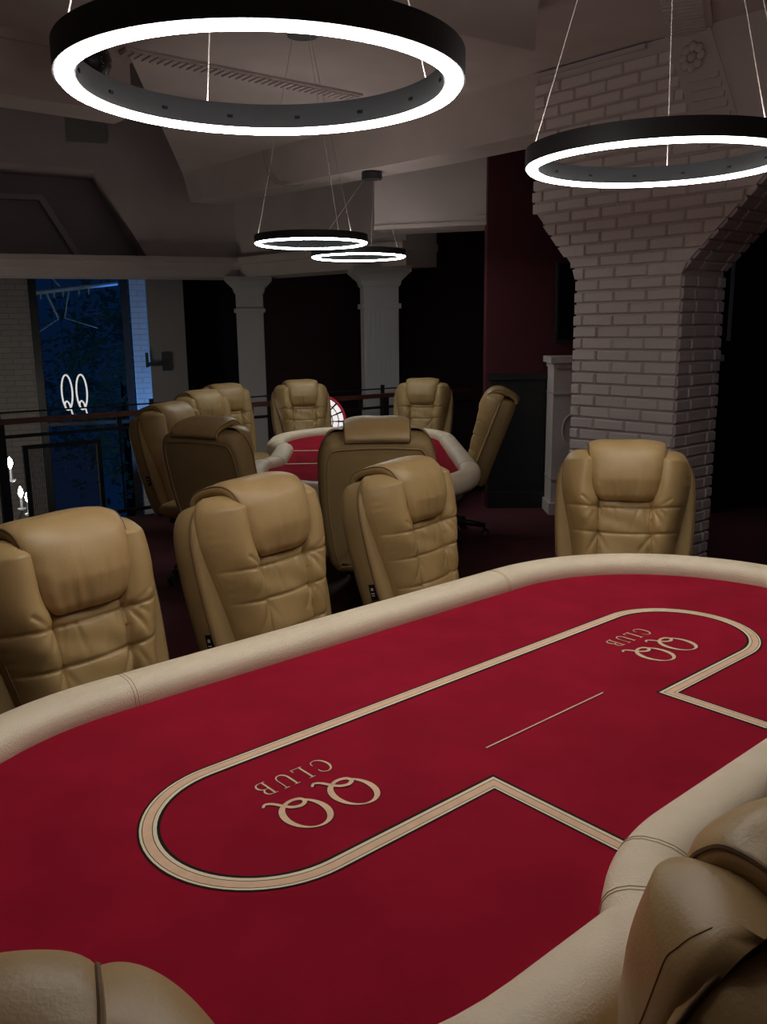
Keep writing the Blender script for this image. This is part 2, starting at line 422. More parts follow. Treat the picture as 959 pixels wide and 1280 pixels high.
v0, v1 = W_of(80, 135), W_of(133, 180)
vg = MB().prism([(v0[0], v1[1]), (v1[0], v1[1]), (v1[0], v0[1]), (v0[0], v0[1])], WP, -.03, .0).build('wall_panel', M['panel'], wb)
# entablature carried over the second column
C1, C2 = Vector((-1.63, 11.12)), Vector((-.02, 9.62)); cd = (C2-C1).normalized(); cn = Vector((-cd.y, cd.x)); cn = cn if cn.y > 0 else -cn
cl = (C2-C1).length
def CP(s, z, b=0.0): return (C1.x+cd.x*s+cn.x*b, C1.y+cd.y*s+cn.y*b, z)
o = MB().prism([(-.3, 2.19), (cl+.55, 2.19), (cl+.55, 3.9), (-.3, 3.9)], CP, -.18, .3).build('trim_5', M['plaster']); struct(o, 'white entablature over the fluted column')
MB().prism([(-.3, 2.34), (cl+.57, 2.34), (cl+.57, 2.42), (-.3, 2.42)], CP, -.26, .3).build('cornice', M['plaster'], o)

# ---- columns in the hall
def hall_column(C, wdt, flutes, rz, label):
    t = thing('hall_column', label, 'column', (C.x, C.y, 0), rz, 'columns beyond the railing')
    h = wdt/2; d = h*.8
    MB().box((0, 0, -.70), (wdt, d*2, 5.0)).build('shaft', M['column'], t)
    MB().box((0, 0, -3.0), (wdt+.14, d*2+.14, .4)).build('base', M['column'], t)
    for k in range(flutes):
        x = -h+wdt*(k+.5)/flutes
        MB().box((x, -d-.006, -.65), (wdt/flutes*.5, .02, 4.8)).build('flute', M['column'], t)
    MB().box((0, 0, 1.80), (wdt+.05, d*2+.05, .05)).build('astragal', M['column'], t)
    rows = []
    for (z, e) in ((1.82, .0), (1.99, .0), (2.02, .02), (2.06, .03), (2.10, .07), (2.14, .11), (2.15, .12), (2.20, .12)):
        rows.append([(-h-e, -d-e, z), (h+e, -d-e, z), (h+e, d+e, z), (-h-e, d+e, z)])
    MB().grid(rows, cv=True).build('capital', M['column'], t)
    return t
hall_column(C1, .33, 0, .10, 'plain grey square column behind the far left chairs')
hall_column(C2, .37, 7, .16, 'fluted white square column beyond the far table')

# ---- far wall with window
E0 = Vector((-5.0, 12.0)); ed = Vector((3, 1)).normalized(); en = Vector((-ed.y, ed.x))
def EP(s, z, b=0.0): return (E0.x+ed.x*s+en.x*b, E0.y+ed.y*s+en.y*b, z)
def E_of(x, y):
    p = onv(x, y, E0, ed); return ((p.x-E0.x)*ed.x+(p.y-E0.y)*ed.y, p.z)
e_l = E_of(40, 420)[0]; e_r = E_of(164, 420)[0]; e_v = E_of(184, 420)[0]; e_p = E_of(229, 420)[0]
ang_e = math.atan2(ed.y, ed.x)
def wallseg(name, s0, s1, z0, z1, m, label, d0=0.0, d1=.3):
    o = bpy.data.objects.new(name, None)
    p = MB(); c = ((s0+s1)/2, (d0+d1)/2); L = s1-s0
    p.box((0, 0, 0), (L, d1-d0, z1-z0))
    ob = p.build(name, m); ob.location = EP((s0+s1)/2, (z0+z1)/2, (d0+d1)/2); ob.rotation_euler = (0, 0, ang_e)
    bpy.data.objects.remove(o)
    return struct(ob, label)
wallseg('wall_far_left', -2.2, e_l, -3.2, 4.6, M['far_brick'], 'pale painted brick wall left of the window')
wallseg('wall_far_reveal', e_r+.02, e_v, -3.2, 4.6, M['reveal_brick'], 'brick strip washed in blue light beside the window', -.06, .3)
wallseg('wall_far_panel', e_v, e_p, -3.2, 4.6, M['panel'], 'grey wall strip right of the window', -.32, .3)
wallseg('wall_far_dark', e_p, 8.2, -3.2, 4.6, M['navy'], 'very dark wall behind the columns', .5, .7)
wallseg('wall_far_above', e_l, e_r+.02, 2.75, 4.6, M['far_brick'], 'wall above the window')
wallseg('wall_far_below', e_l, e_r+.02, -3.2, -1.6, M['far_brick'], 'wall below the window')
win = thing('window_1', 'tall dark-framed window looking out on blue dusk', 'window', EP((e_l+e_r)/2, 0, .12), ang_e); win['kind'] = 'structure'
wl = (e_r-e_l)
for sgn in (-1, 1): MB().box((sgn*(wl/2-.05), 0, .575), (.10, .12, 4.35)).build('frame_side', M['black'], win)
MB().box((0, 0, 2.68), (wl-.2, .12, .12)).build('frame_head', M['black'], win)
MB().box((0, 0, -1.54), (wl-.2, .12, .12)).build('frame_sill', M['black'], win)
MB().box((0, 0, .30), (wl-.2, .06, .05)).build('transom', M['black'], win)
MB().box((0, .02, .57), (wl-.2, .01, 4.1)).build('pane', M['glass'], win)

# ---- enclosing walls
o = struct(MB().box((3.0, 7.72, 1.6), (4.2, .2, 3.6)).build('wall_red', M['red_wall']), 'dark red wall behind the pillar')
struct(MB().prism([(.92, 7.63), (1.7, 13.2), (1.9, 13.2), (1.12, 7.83)], lambda a, b, d: (a, b, d), -3.2, 4.6).build('wall_hall_right', M['maroon']), 'deep maroon wall of the hall')
struct(MB().box((-.0, 13.0, .7), (3.9, .15, 7.8)).build('wall_hall_back', M['maroon']), 'deep maroon wall beyond the columns')
struct(MB().box((5.05, 2.3, 1.6), (.1, 10.8, 3.4)).build('wall_right', M['maroon']), 'dark wall on the right')
struct(MB().box((0, -3.05, 1.6), (10.2, .1, 3.4)).build('wall_back', M['maroon']), 'dark wall behind the camera')
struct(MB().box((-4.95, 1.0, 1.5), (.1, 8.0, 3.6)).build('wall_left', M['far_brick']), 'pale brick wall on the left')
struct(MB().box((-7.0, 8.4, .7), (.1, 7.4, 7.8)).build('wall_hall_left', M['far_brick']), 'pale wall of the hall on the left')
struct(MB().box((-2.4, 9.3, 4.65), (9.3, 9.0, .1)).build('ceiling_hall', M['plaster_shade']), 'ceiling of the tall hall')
# dark wainscot with panels on the red wall
ws = struct(MB().box((1.93, 7.60, .575), (2.0, .05, 1.15)).build('trim_6', M['black']), 'black wainscot under the red wall')
MB().box((1.93, 7.57, 1.15), (2.02, .09, .05)).build('chair_rail', M['black'], ws)
MB().box((1.93, 7.57, .07), (2.02, .07, .14)).build('plinth', M['black'], ws)
for k in range(3):
    cx = 1.27+k*.66
    for (dx, dz, sx, sz) in ((0, .42, .52, .03), (0, -.38, .52, .03), (-.245, .02, .03, .77), (.245, .02, .03, .77)):
        MB().box((cx+dx, 7.572, .60+dz), (sx, .012, sz)).build('panel_bead', M['black'], ws)
# black door added to stand for the darkness right of the mantel
dr = struct(thing('added_door_1', 'tall black panelled door added to darken the right corner', 'door', (3.72, 7.6, 0)))
MB().box((0, 0, 1.25), (1.5, .06, 2.5)).build('leaf', M['black'], dr)
for sx in (-1, 1):
    MB().box((sx*.79, -.01, 1.27), (.08, .1, 2.54)).build('jamb', M['black'], dr)
    for z0, h in ((.55, .8), (1.7, 1.3)): MB().box((sx*.37, -.035, z0), (.55, .02, h)).build('door_panel', M['black'], dr)
MB().box((0, -.01, 2.56), (1.66, .1, .08)).build('head', M['black'], dr)

# ================================================================== POKER TABLE
TZ = .77
def shift(u):
    x = min(max((.455-abs(u))/.25, 0), 1); return .086*(1-(1-x)**2.3)
def table_path(off, n_arc=40):
    """closed outline (u,v) at distance off outside the felt edge"""
    R = .548+off; c = .672; P = []
    for i in range(n_arc+1):
        q = -math.pi/2+math.pi*i/n_arc; P.append((c+R*math.cos(q)*1.0, R*math.sin(q)))
    for i in range(1, 24): P.append((c-2*c*i/24, R))
    for i in range(n_arc+1):
        q = math.pi/2+math.pi*i/n_arc; P.append((-c+R*math.cos(q), R*math.sin(q)))
    for i in range(1, 96):
        u = -c+2*c*i/96; P.append((u, -R+shift(u)))
    return P
def ribbon(mb, pts, wl, z, closed=False, mi=0):
    """flat ribbon along pts in the plane z; wl = (left offset, right offset) constant or per point"""
    P = [np.array(p[:2], float) for p in pts]; k = len(P); Lr = []
    for i in range(k):
        a = P[(i-1) % k] if (closed or i > 0) else None; b = P[(i+1) % k] if (closed or i < k-1) else None
        d1 = (P[i]-a)/max(np.linalg.norm(P[i]-a), 1e-9) if a is not None else None
        d2 = (b-P[i])/max(np.linalg.norm(b-P[i]), 1e-9) if b is not None else None
        if d1 is None: d1 = d2
        if d2 is None: d2 = d1
        t = d1+d2; t /= max(np.linalg.norm(t), 1e-9); n = np.array([-t[1], t[0]])
        mit = 1/max(float(np.dot(t, d1)), .3)
        l, r = wl[i] if isinstance(wl, list) else wl
        Lr.append(((P[i]+n*l*mit), (P[i]+n*r*mit)))
    vs = [];
    for l, r in Lr: vs += [(l[0], l[1], z), (r[0], r[1], z)]
    fs = [(2*i, 2*i+1, 2*((i+1) % k)+1, 2*((i+1) % k)) for i in range(k if closed else k-1)]
    fs = [f[::-1] for f in fs]
    mb.add(vs, fs, mi)
Q_ELL = [(.0372*math.cos(2*math.pi*i/48), .0470*math.sin(2*math.pi*i/48)) for i in range(48)]
Q_TAIL = spl([(-.046, .061), (-.037, .0675), (-.026, .060), (-.016, .042), (-.007, .030), (.008, .0245), (.021, .0315), (.018, .044), (.003, .0485), (-.012, .0455), (-.022, .037)], 6)
def letter_strokes(ch):
    """strokes in reader space, height 1, list of (points, width)"""
    T, K = .055, .12
    if ch == 'C':
        a = [(.43+.43*math.cos(q), .5+.5*math.sin(q)) for q in np.linspace(math.radians(48), math.radians(312), 26)]
        return [(a, [T+.08*max(0, -math.cos(q)) for q in np.linspace(math.radians(48), math.radians(312), 26)]), ([(.72, .87), (.74, .68)], T), ([(.72, .13), (.74, .30)], T)]
    if ch == 'L':
        return [([(.18, 0), (.18, 1)], K), ([(.02, .98), (.36, .98)], T), ([(.02, .03), (.66, .03)], T), ([(.66, .0), (.66, .22)], T)]
    if ch == 'U':
        a = [(.16, 1), (.16, .36)]+[(.46+.30*math.cos(q), .33+.31*math.sin(q)) for q in np.linspace(math.pi, 2*math.pi, 14)]+[(.76, .36), (.76, 1)]
        return [(a, [K, K]+[K-.05*i/13 for i in range(14)]+[T, T]), ([(.0, .98), (.32, .98)], T), ([(.62, .98), (.90, .98)], T)]
    if ch == 'B':
        b1 = [(.18, .97)]+[(.34+.22*math.cos(q), .755+.215*math.sin(q)) for q in np.linspace(math.pi/2, -math.pi/2, 12)]+[(.18, .54)]
        b2 = [(.18, .54)]+[(.38+.27*math.cos(q), .285+.255*math.sin(q)) for q in np.linspace(math.pi/2, -math.pi/2, 12)]+[(.18, .03)]
        return [([(.18, 0), (.18, 1)], K), (b1, [T]+[T+.06*max(0, math.cos(q)) for q in np.linspace(math.pi/2, -math.pi/2, 12)]+[T]), (b2, [T]+[T+.06*max(0, math.cos(q)) for q in np.linspace(math.pi/2, -math.pi/2, 12)]+[T]), ([(.02, .98), (.2, .98)], T), ([(.02, .02), (.2, .02)], T)]
def logo(parent, uc):
    h = thing('club_logo', 'x', 'x'); h.parent = parent
    for k in list(h.keys()): del h[k]
    h['label'] = 'peach QQ CLUB emblem printed on the felt'
    for dx in (-.052, .052):
        c = (uc+dx-.002, -.046); mb = MB()
        el = [(c[0]+x, c[1]+y) for x, y in Q_ELL]
        wd_ = [.0035+.0085*abs(math.cos(2*math.pi*i/48+.35))**1.6 for i in range(48)]
        tl = [(c[0]+x, c[1]+y) for x, y in Q_TAIL]; n = len(tl)
        tw = [.0032+.0022*math.sin(math.pi*i/(n-1)) for i in range(n)]
        for (e, z, mi) in ((.0014, TZ+.0006, 1), (0, TZ+.0011, 0)):
            ribbon(mb, el, [(x/2+e, -x/2-e) for x in wd_], z, True, mi)
            ribbon(mb, tl, [(x/2*1.5+e, -x/2*1.5-e) for x in tw], z+.0002, False, mi)
        mb.build('letter_q', [M['p_tan'], M['p_black']], h)
    H = .047; uo = uc+.078
    for ch, x0 in (('C', .0), ('L', .044), ('U', .079), ('B', .126)):
        mb = MB()
        for pts, wd_ in letter_strokes(ch):
            pp = [(uo-x0-x*H*.80, .0895-y*H) for x, y in pts]
            ww = wd_ if isinstance(wd_, list) else [wd_]*len(pp)
            for e, z, mi in ((.0009, TZ+.0006, 1), (0, TZ+.0011, 0)):
                ribbon(mb, pp, [(x*H*.36+e, -x*H*.36-e) for x in ww], z, False, mi)
        mb.build('letter_'+ch.lower(), [M['p_tan'], M['p_black']], h)
def make_table(label):
    t = thing('poker_table', label, 'table', group='poker tables')
    mb = MB(); P = table_path(.05); n = len(P)
    mb.add([(0, 0, TZ)]+[(u, v, TZ) for u, v in P], [(0, i+1, (i+1) % n+1) for i in range(n)])
    mb.build('felt_top', M['felt'], t)
    # padded rail
    C = table_path(.058); rows = []
    k = len(C)
    for i in range(k):
        a, b = np.array(C[i-1]), np.array(C[(i+1) % k]); tt = (b-a)/np.linalg.norm(b-a); nn_ = np.array([tt[1], -tt[0]])
        row = []
        for j in range(20):
            q = 2*math.pi*j/20; cx, cz = math.cos(q), math.sin(q)
            dx = .059*(abs(cx)**.85)*(1 if cx > 0 else -1); dz = (.046 if cz > 0 else .075)*(abs(cz)**.85)*(1 if cz > 0 else -1)
            row.append((C[i][0]+nn_[0]*dx, C[i][1]+nn_[1]*dx, TZ+.006+dz))
        rows.append(row)
    rail = MB().grid(rows, cu=True, cv=True).build('padded_rail', M['cream'], t, smooth=True)
    # stitched seams across the rail
    def seam_at(i, off):
        a, b = np.array(C[i-1]), np.array(C[(i+1) % k]); tt = (b-a)/np.linalg.norm(b-a); nn_ = np.array([tt[1], -tt[0]]); pts = []
        for j in range(-1, 12):
            q = math.pi*j/10; cx, cz = math.cos(q), math.sin(q)
            dx = .0596*(abs(cx)**.85)*(1 if cx > 0 else -1); dz = (.0464 if cz > 0 else .075)*(abs(cz)**.85)*(1 if cz > 0 else -1)
            pts.append((C[i][0]+nn_[0]*dx+tt[0]*off, C[i][1]+nn_[1]*dx+tt[1]*off, TZ+.006+dz))
        return pts
    def nearest(u, v): return min(range(k), key=lambda i: (C[i][0]-u)**2+(C[i][1]-v)**2)
    for (u, v) in ((-.60, .61), (.60, .61), (-.31, -.54), (.31, -.54), (-.42, -.59), (.42, -.59)):
        mb = MB(); i = nearest(u, v)
        for off in (-.004, .004): mb.tube(seam_at(i, off), .0007, 5)
        mb.build('seam', M['cream_seam'], rail)
    # printed racetrack line
    R, Lh, cc = .1911, .6505, .2887
    path = [(-cc, -.47), (-cc, -R)]
    for i in range(1, 5): path.append((-cc-(Lh-cc)*i/5, -R))
    for i in range(33):
        q = -math.pi/2-math.pi*i/32; path.append((-Lh+R*math.cos(q), R*math.sin(q)))
    for i in range(1, 10): path.append((-Lh+2*Lh*i/10, R))
    for i in range(33):
        q = math.pi/2-math.pi*i/32; path.append((Lh+R*math.cos(q), R*math.sin(q)))
    for i in range(1, 5): path.append((Lh-(Lh-cc)*i/5, -R))
    path += [(cc, -R), (cc, -.47)]
    mb = MB(); Wd = .0375; x = Wd/2
    for wdt, mi in ((.10, 0), (.11, 1), (.035, 0), (.40, 2), (.035, 0), (.17, 1), (.15, 0)):
        ribbon(mb, path, (x, x-Wd*wdt), TZ+.0008, False, mi); x -= Wd*wdt
    mb.build('betting_line', [M['p_black'], M['p_cream'], M['p_tan']], t)
    mb = MB(); ribbon(mb, [(-.205, -.095), (.185, -.095)], (.0032, -.0032), TZ+.0006, False, 1); ribbon(mb, [(-.203, -.095), (.183, -.095)], (.0020, -.0016), TZ+.0011, False, 0)
    mb.build('centre_line', [M['p_tan'], M['p_black']], t)
    logo(t, -.545); logo(t, .527)
    # body under the rail
    P = table_path(.02); n = len(P)
    mb = MB().grid([[(u, v, TZ-.002) for u, v in P], [(u, v, TZ-.12) for u, v in P], [(u*.95, v*.92, TZ-.14) for u, v in P]], cv=True)
    mb.add([(0, 0, TZ-.14)]+[(u*.95, v*.92, TZ-.14) for u, v in P], [(0, (i+1) % n+1, i+1) for i in range(n)])
    mb.build('table_body', M['wood'], t)
    for sx in (-.62, .62):
        lg = MB().lathe([(.02, .63), (.16, .63), (.16, .60), (.09, .56), (.07, .35), (.10, .14), (.28, .05), (.30, .0), (.02, .0)], (sx, 0, 0), 20).build('leg', M['wood'], t, smooth=True)
    return t
tcx, tcy = .3549*.8, 2.2024*.8
table1 = make_table('red felt poker table with cream padded rail filling the foreground')
table1.location = (tcx, tcy, 0); table1.rotation_euler = (0, 0, YAW)
table2 = copy_tree(table1); table2['label'] = 'red felt poker table farther back, ringed by tan chairs'
table2.location = (-.13, 5.53, 0); table2.rotation_euler = (0, 0, -math.pi/2+.02)

# ================================================================== CHAIRS
TH = math.radians(14); Y0, Z0 = .17, .43
def BP(x, n, t): return (x, Y0-n*math.cos(TH)+t*math.sin(TH), Z0+t*math.cos(TH)+n*math.sin(TH))
SH_T = .648
def shell_hw(t):
    base = interp(t, [(0, .215), (.12, .245), (.25, .262), (.38, .270), (.50, .270), (.648, .262)])
    if t > SH_T-.15:
        q = (t-(SH_T-.15))/.15; base *= (1-.36*(1-(1-min(q, 1)**2.7)**(1/2.7)))
    if t < .06:
        q = (.06-t)/.06; base *= 1-.12*q*q
    return base
def shell_outline(inset=0.0):
    ts = [0, .02, .04, .06, .10, .15, .2, .25, .3, .35, .4, .44, .48, .51, .54, .565, .59, .61, .625, .636, .644, .648]
    tc = .33
    pts = []
    for t in ts: pts.append((shell_hw(t), t))
    top = shell_hw(SH_T)
    for f in (.6, .2, -.2, -.6): pts.append((top*f, SH_T+.006*(1-f*f)))
    for t in reversed(ts): pts.append((-shell_hw(t), t))
    for f in (-.5, 0, .5): pts.append((shell_hw(0)*f*1.0, -.004))
    if inset:
        n = len(pts); out = []
        for i in range(n):
            a, b = np.array(pts[i-1]), np.array(pts[(i+1) % n]); d = b-a; d /= np.linalg.norm(d)
            out.append((pts[i][0]-d[1]*inset, pts[i][1]+d[0]*inset))
        return out
    return pts
def cush_w(t):
    b = interp(t, [(0, .172), (.10, .180), (.20, .190), (.30, .206), (.38, .222), (.46, .240), (.52, .250), (.66, .252)])
    T0, T1 = .53, .664
    if t > T0:
        q = min((t-T0)/(T1-T0), 1.0); b *= .66+.34*(1-q**2.8)**(1/2.8)
    return b
SEAMS = (.105, .215, .325, .425)
CREASES = [(.104, .430, .150, .352, .0055), (.102, .322, .142, .248, .005), (.100, .330, .066, .262, .0045), (.045, .425, .030, .345, .003),
           (.108, .440, .158, .400, .004), (.098, .215, .130, .150, .004), (.075, .425, .092, .350, .0035), (.165, .470, .120, .430, .004)]
def cush_h(x, t, w_):
    ax = abs(x); sg = 1 if x > 0 else -1; s = ax/w_
    e = (max(0, 1-s**4.0))**.5
    ev = min(1, (max(0, .666-t)/.05))**.5*min(1, (t+.005)/.03)**.5
    xc = .098+.03*max(0, t-.30)
    h = .080
    if ax > xc:
        q = min(1, (ax-xc)/max(w_-xc, .02)); amp = .010+.040*sstep((t-.15)/.33)
        h += amp*math.sin(math.pi*min(1, q*.94+.06))**.75
    else:
        q = ax/xc; h += .007*(1-q*q)
    for k in SEAMS:
        d = abs(t-k-.010*(ax/.2)**2); h -= .0065*math.exp(-(d/.0036)**2)+.0030*math.exp(-(d/.016)**2)
    fade = sstep((.50-t)/.05)
    d = abs(ax-xc); h -= fade*(.0080*math.exp(-(d/.0042)**2)+.0045*math.exp(-(d/.016)**2))+(1-fade)*.010*math.exp(-(d/.03)**2)
    for i, (x0, t0, x1, t1, am) in enumerate(CREASES):
        k = 1.0 if (i+(sg > 0)) % 2 else .55
        if sg > 0: x0, x1, t0 = x0+.004, x1-.006, t0-.006
        vx, vt = x1-x0, t1-t0; L2 = vx*vx+vt*vt; p = min(1, max(0, ((ax-x0)*vx+(t-t0)*vt)/L2))
        d2 = (ax-x0-p*vx)**2+(t-t0-p*vt)**2
        h -= 1.7*am*k*(1-.55*p)*math.exp(-d2/(.0055+.004*p)**2)
    h += .0020*math.sin(t*150+sg*1.3+3*math.sin(t*37+sg))*math.exp(-((s-.95)/.05)**2)
    h += .0036*math.sin(33*x+19*t+2*math.sin(17*t+5*x))*math.sin(13*x-27*t+1.0)
    h -= .008*math.exp(-((t-.465)/.022)**2)*math.exp(-(x/.11)**4)
    return h*e*ev+.004
def make_chair(label):
    c = thing('executive_chair', label, 'chair')
    # shell
    layers = [(-.100, .050), (-.101, .034), (-.095, .016), (-.080, .004), (-.060, 0), (.005, 0), (.016, .006), (.020, .02)]
    rows = [[BP(x, n, t) for x, t in shell_outline(i)] for n, i in layers]
    mb = MB().grid(rows, cv=True); n = len(rows[0])
    base = shell_outline(.050); prev = list(range(n))
    for sc_, dn in ((.90, -.103), (.75, -.105), (.55, -.106)):
        o0 = len(mb.v); mb.v += [BP(x*sc_, dn, .33+(t-.33)*sc_) for x, t in base]
        for i in range(n): mb.f.append((prev[i], o0+i, o0+(i+1) % n, prev[(i+1) % n])); mb.m.append(0)
        prev = list(range(o0, o0+n))
    mb.v.append(BP(0, -.106, .33)); cc_ = len(mb.v)-1
    for i in range(n): mb.f.append((prev[i], cc_, prev[(i+1) % n])); mb.m.append(0)
    last = (len(layers)-1)*n
    mb.v.append(BP(0, .02, .33)); ci = len(mb.v)-1
    for i in range(n): mb.f.append((last+i, last+(i+1) % n, ci)); mb.m.append(0)
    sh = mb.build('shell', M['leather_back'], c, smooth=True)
    ol = shell_outline(.042); cut = [p for p in ol if p[1] > .03]
    MB().tube([BP(x, -.1015, t) for x, t in ol], .0035, 6, closed=True).build('rear_piping', M['leather_back'], sh, smooth=True)
    MB().tube([BP(x, .004, t) for x, t in shell_outline(-.001)], .0035, 6, closed=True).build('side_piping', M['thread'], sh, smooth=True)
    # front cushion
    NT, NX = 150, 128; rows = []; lo = []
    for i in range(NT+1):
        t = .004+(.658)*i/NT; w_ = cush_w(t); row = []
        for j in range(NX+1):
            f = -1+2*j/NX; f = math.copysign(1-(1-abs(f))**1.35, f); x = f*w_
            row.append(BP(x, .012+cush_h(x, t, w_), t))
        rows.append([BP(-w_*.97, .0, t)]+row+[BP(w_*.97, .0, t)])
    cu = MB().grid([[BP(x[0], 0, .0) for x in rows[0]]]+rows+[[BP(x[0]*.97, 0, .664) for x in rows[-1]]]).build('back_cushion', M['leather'], c, smooth=True)
    pts = []
    tt_ = [.012+.640*i/110 for i in range(111)]
    for sx, seq in ((-1, tt_), (1, list(reversed(tt_)))):
        for t in seq:
            w_ = cush_w(t); x = sx*w_*.972; pts.append(BP(x, .0122+cush_h(x, t, w_), t))
    MB().tube(pts, .0009, 5).build('stitched_edge', M['thread_pale'], cu)
    # head pillow draped over the top
    path = spl([(.092, .452), (.099, .48), (.106, .53), (.108, .58), (.100, .630), (.076, .667), (.030, .684), (-.04, .685), (-.082, .675), (-.102, .660), (-.108, .640)], 6)
    k = len(path); NS = 36; rows = []; inn = []
    L = [0]
    for i in range(1, k): L.append(L[-1]+float(np.linalg.norm(path[i]-path[i-1])))
    tot = L[-1]; front = L[next(i for i in range(k) if path[i][0] < .08 and i > 10)]
    for i in range(k):
        a, b = path[max(i-1, 0)], path[min(i+1, k-1)]; d = (b-a)/np.linalg.norm(b-a); nrm = np.array([d[1], -d[0]])
        q = L[i]/tot; l = L[i]
        hw = interp(q, [(0, .118), (.15, .130), (.45, .150), (.62, .154), (1, .148)])
        rr_ = .060
        if l < rr_: hw -= .045*(1-math.sqrt(max(0, 1-((rr_-l)/rr_)**2)))
        thk = interp(q, [(0, .0), (.02, .018), (.06, .032), (.2, .046), (.4, .040), (.55, .026), (.8, .014), (.97, .010), (1, .0)])
        row = []; rin = []
        for j in range(NS+1):
            f = -1+2*j/NS; f = math.copysign(1-(1-abs(f))**1.3, f); e = math.sqrt(max(0, 1-abs(f)**3.5))
            wr = (.0016*math.sin(f*15+l*9+1.1*math.sin(f*7+l*25))+.0012*math.sin(f*31+2.2*math.sin(f*5)))*math.exp(-((l-.05)/.07)**2)+.0015*math.sin(f*5+l*23)+.0016*math.sin(l*140+f*2)*math.exp(-((abs(f)-.9)/.12)**2)
            h = (thk+wr)*e
            p = path[i]+nrm*h; row.append(BP(f*hw, p[0], p[1])); p2 = path[i]-nrm*.034*(1-.4*abs(f)); rin.append(BP(f*hw*.96, p2[0], p2[1]))
        rows.append(row); inn.append(rin)
    full = [r+list(reversed(s)) for r, s in zip(rows, inn)]
    pl = MB().grid(full, cv=True).build('head_pillow', M['leather'], c, smooth=True)
    edge = [rows[i][1] for i in range(k-1, -1, -1)]+rows[1][1:-1:3]+[rows[i][NS-1] for i in range(k)]
    MB().tube(edge, .0028, 5).build('pillow_piping', M['thread'], pl)
    # woven label on the side of the shell
    hw = shell_hw(.25)
    tg = MB().prism([(-.026, -.030), (-.000, -.030), (-.000, .030), (-.026, .030)], lambda a, b, d: BP(-d, a, .235+b), hw-.004, hw+.004).build('side_label', M['p_black'], c, label='small black woven label')
    mb = MB()
    for (a, b, da, db) in ((-.013, .012, .010, .010), (-.013, -.004, .016, .003), (-.013, -.012, .012, .003)):
        mb.prism([(a-da/2, b-db/2), (a+da/2, b-db/2), (a+da/2, b+db/2), (a-da/2, b+db/2)], lambda p, r_, d: BP(-d, p, .235+r_), hw+.003, hw+.0048)
    mb.build('label_print', M['white_print'], tg)
    # seat
    rows = []
    for i in range(21):
        f = i/20; y = .20-.54*f
        hw = .265*(1-.10*max(0, f-.6)/.4); row = []
        for j in range(40):
            q = 2*math.pi*j/40; cx, cz = math.cos(q), math.sin(q); e = math.sqrt(max(.0, 1-abs(2*f-1)**6))
            row.append((hw*math.copysign(abs(cx)**.45, cx)*(.9+.1*e), y, .475+.062*math.copysign(abs(cz)**.6, cz)*max(e, .05)))
        rows.append(row)
    mb = MB().grid(rows, cv=True); mb.f += [tuple(range(40)), tuple(range(20*40, 21*40))[::-1]]; mb.m += [0, 0]
    mb.build('seat', M['leather'], c, smooth=True)
    MB().box((0, -.03, .392), (.30, .34, .045)).box((0, .22, .43), (.14, .10, .16)).build('tilt_plate', M['plastic'], c)
    MB().lathe([(.0, .37), (.026, .37), (.026, .24), (.034, .24), (.034, .10), (.0, .10)], (0, 0, 0), 14).build('gas_lift', M['plastic'], c, smooth=True)
    MB().lathe([(.0, .135), (.05, .13), (.055, .085), (.0, .08)], (0, 0, 0), 16).build('base_hub', M['plastic'], c)
    for a in range(5):
        q = 2*math.pi*a/5+.31; dx, dy = math.cos(q), math.sin(q)
        MB().tube([(dx*.04, dy*.04, .108), (dx*.16, dy*.16, .100), (dx*.275, dy*.275, .082)], [.026, .022, .018], 8).build('leg', M['plastic'], c, smooth=True)
        cs = MB().tube([(dx*.265, dy*.265, .085), (dx*.265, dy*.265, .035)], .008, 6).build('caster', M['plastic'], c)
        for sg in (-1, 1):
            px, py = -dy*sg*.018, dx*sg*.018
            A = Vector((dx*.275+px*.5, dy*.275+py*.5, .029)); B = Vector((dx*.275+px*1.5, dy*.275+py*1.5, .029))
            MB().tube([A, B], .028, 14).build('wheel', M['plastic'], cs, smooth=False)
            MB().tube([B, B+Vector((px, py, 0))*.06], .021, 14, mi=0).build('wheel_cap', M['chrome'], cs)
    return c
chair0 = make_chair('x')
TOPZ = BP(0, .0, .70)[2]; TOPY = BP(0, .0, .70)[1]
PL = []
def place(px, py, face, label, group, hs=1.0, rec=0.0):
    """px,py: pixel of the pillow's crown; face: direction the chair looks (degrees, 0 = +X)"""
    cr_ = Vector((TOPY-Y0, TOPZ-Z0)); c_, s_ = math.cos(math.radians(rec)), math.sin(math.radians(rec))
    ty, tz = Y0+cr_.x*c_+cr_.y*s_, Z0-cr_.x*s_+cr_.y*c_
    p = atz(px, py, tz*hs); a = math.radians(face); f = Vector((math.cos(a), math.sin(a)))
    o = chair0 if not PL else copy_tree(chair0)
    PL.append(o)
    o.location = (p.x+f.x*ty, p.y+f.y*ty, 0); o.rotation_euler = (0, 0, a+math.pi/2); o.scale = (1, 1, hs)
    if rec:
        Rm = Matrix.Translation((0, Y0, Z0)) @ Matrix.Rotation(-math.radians(rec), 4, 'X') @ Matrix.Translation((0, -Y0, -Z0))
        for ch in o.children:
            if ch.name.split('.')[0] in ('shell', 'back_cushion', 'head_pillow', 'side_label'): ch.matrix_basis = Rm
    tag(o, label, 'chair', group); return o
DEG = math.degrees(YAW)
gN, gF = 'chairs at the near table', 'chairs at the far table'
place(58, 645, DEG-79, 'tan leather chair cut by the left edge, facing the near table', gN)
place(305, 598, DEG-78, 'tan leather chair in the middle of the three along the near rail', gN)
place(491, 576, DEG-78, 'tan leather chair with its back to the far table, right of three', gN, .968)
place(783, 552, -103, 'tan leather chair in front of the white brick pillar', gN)
place(1150, 1055, DEG+76, 'shadowed tan chair at the lower right corner, seen from the side', gN)
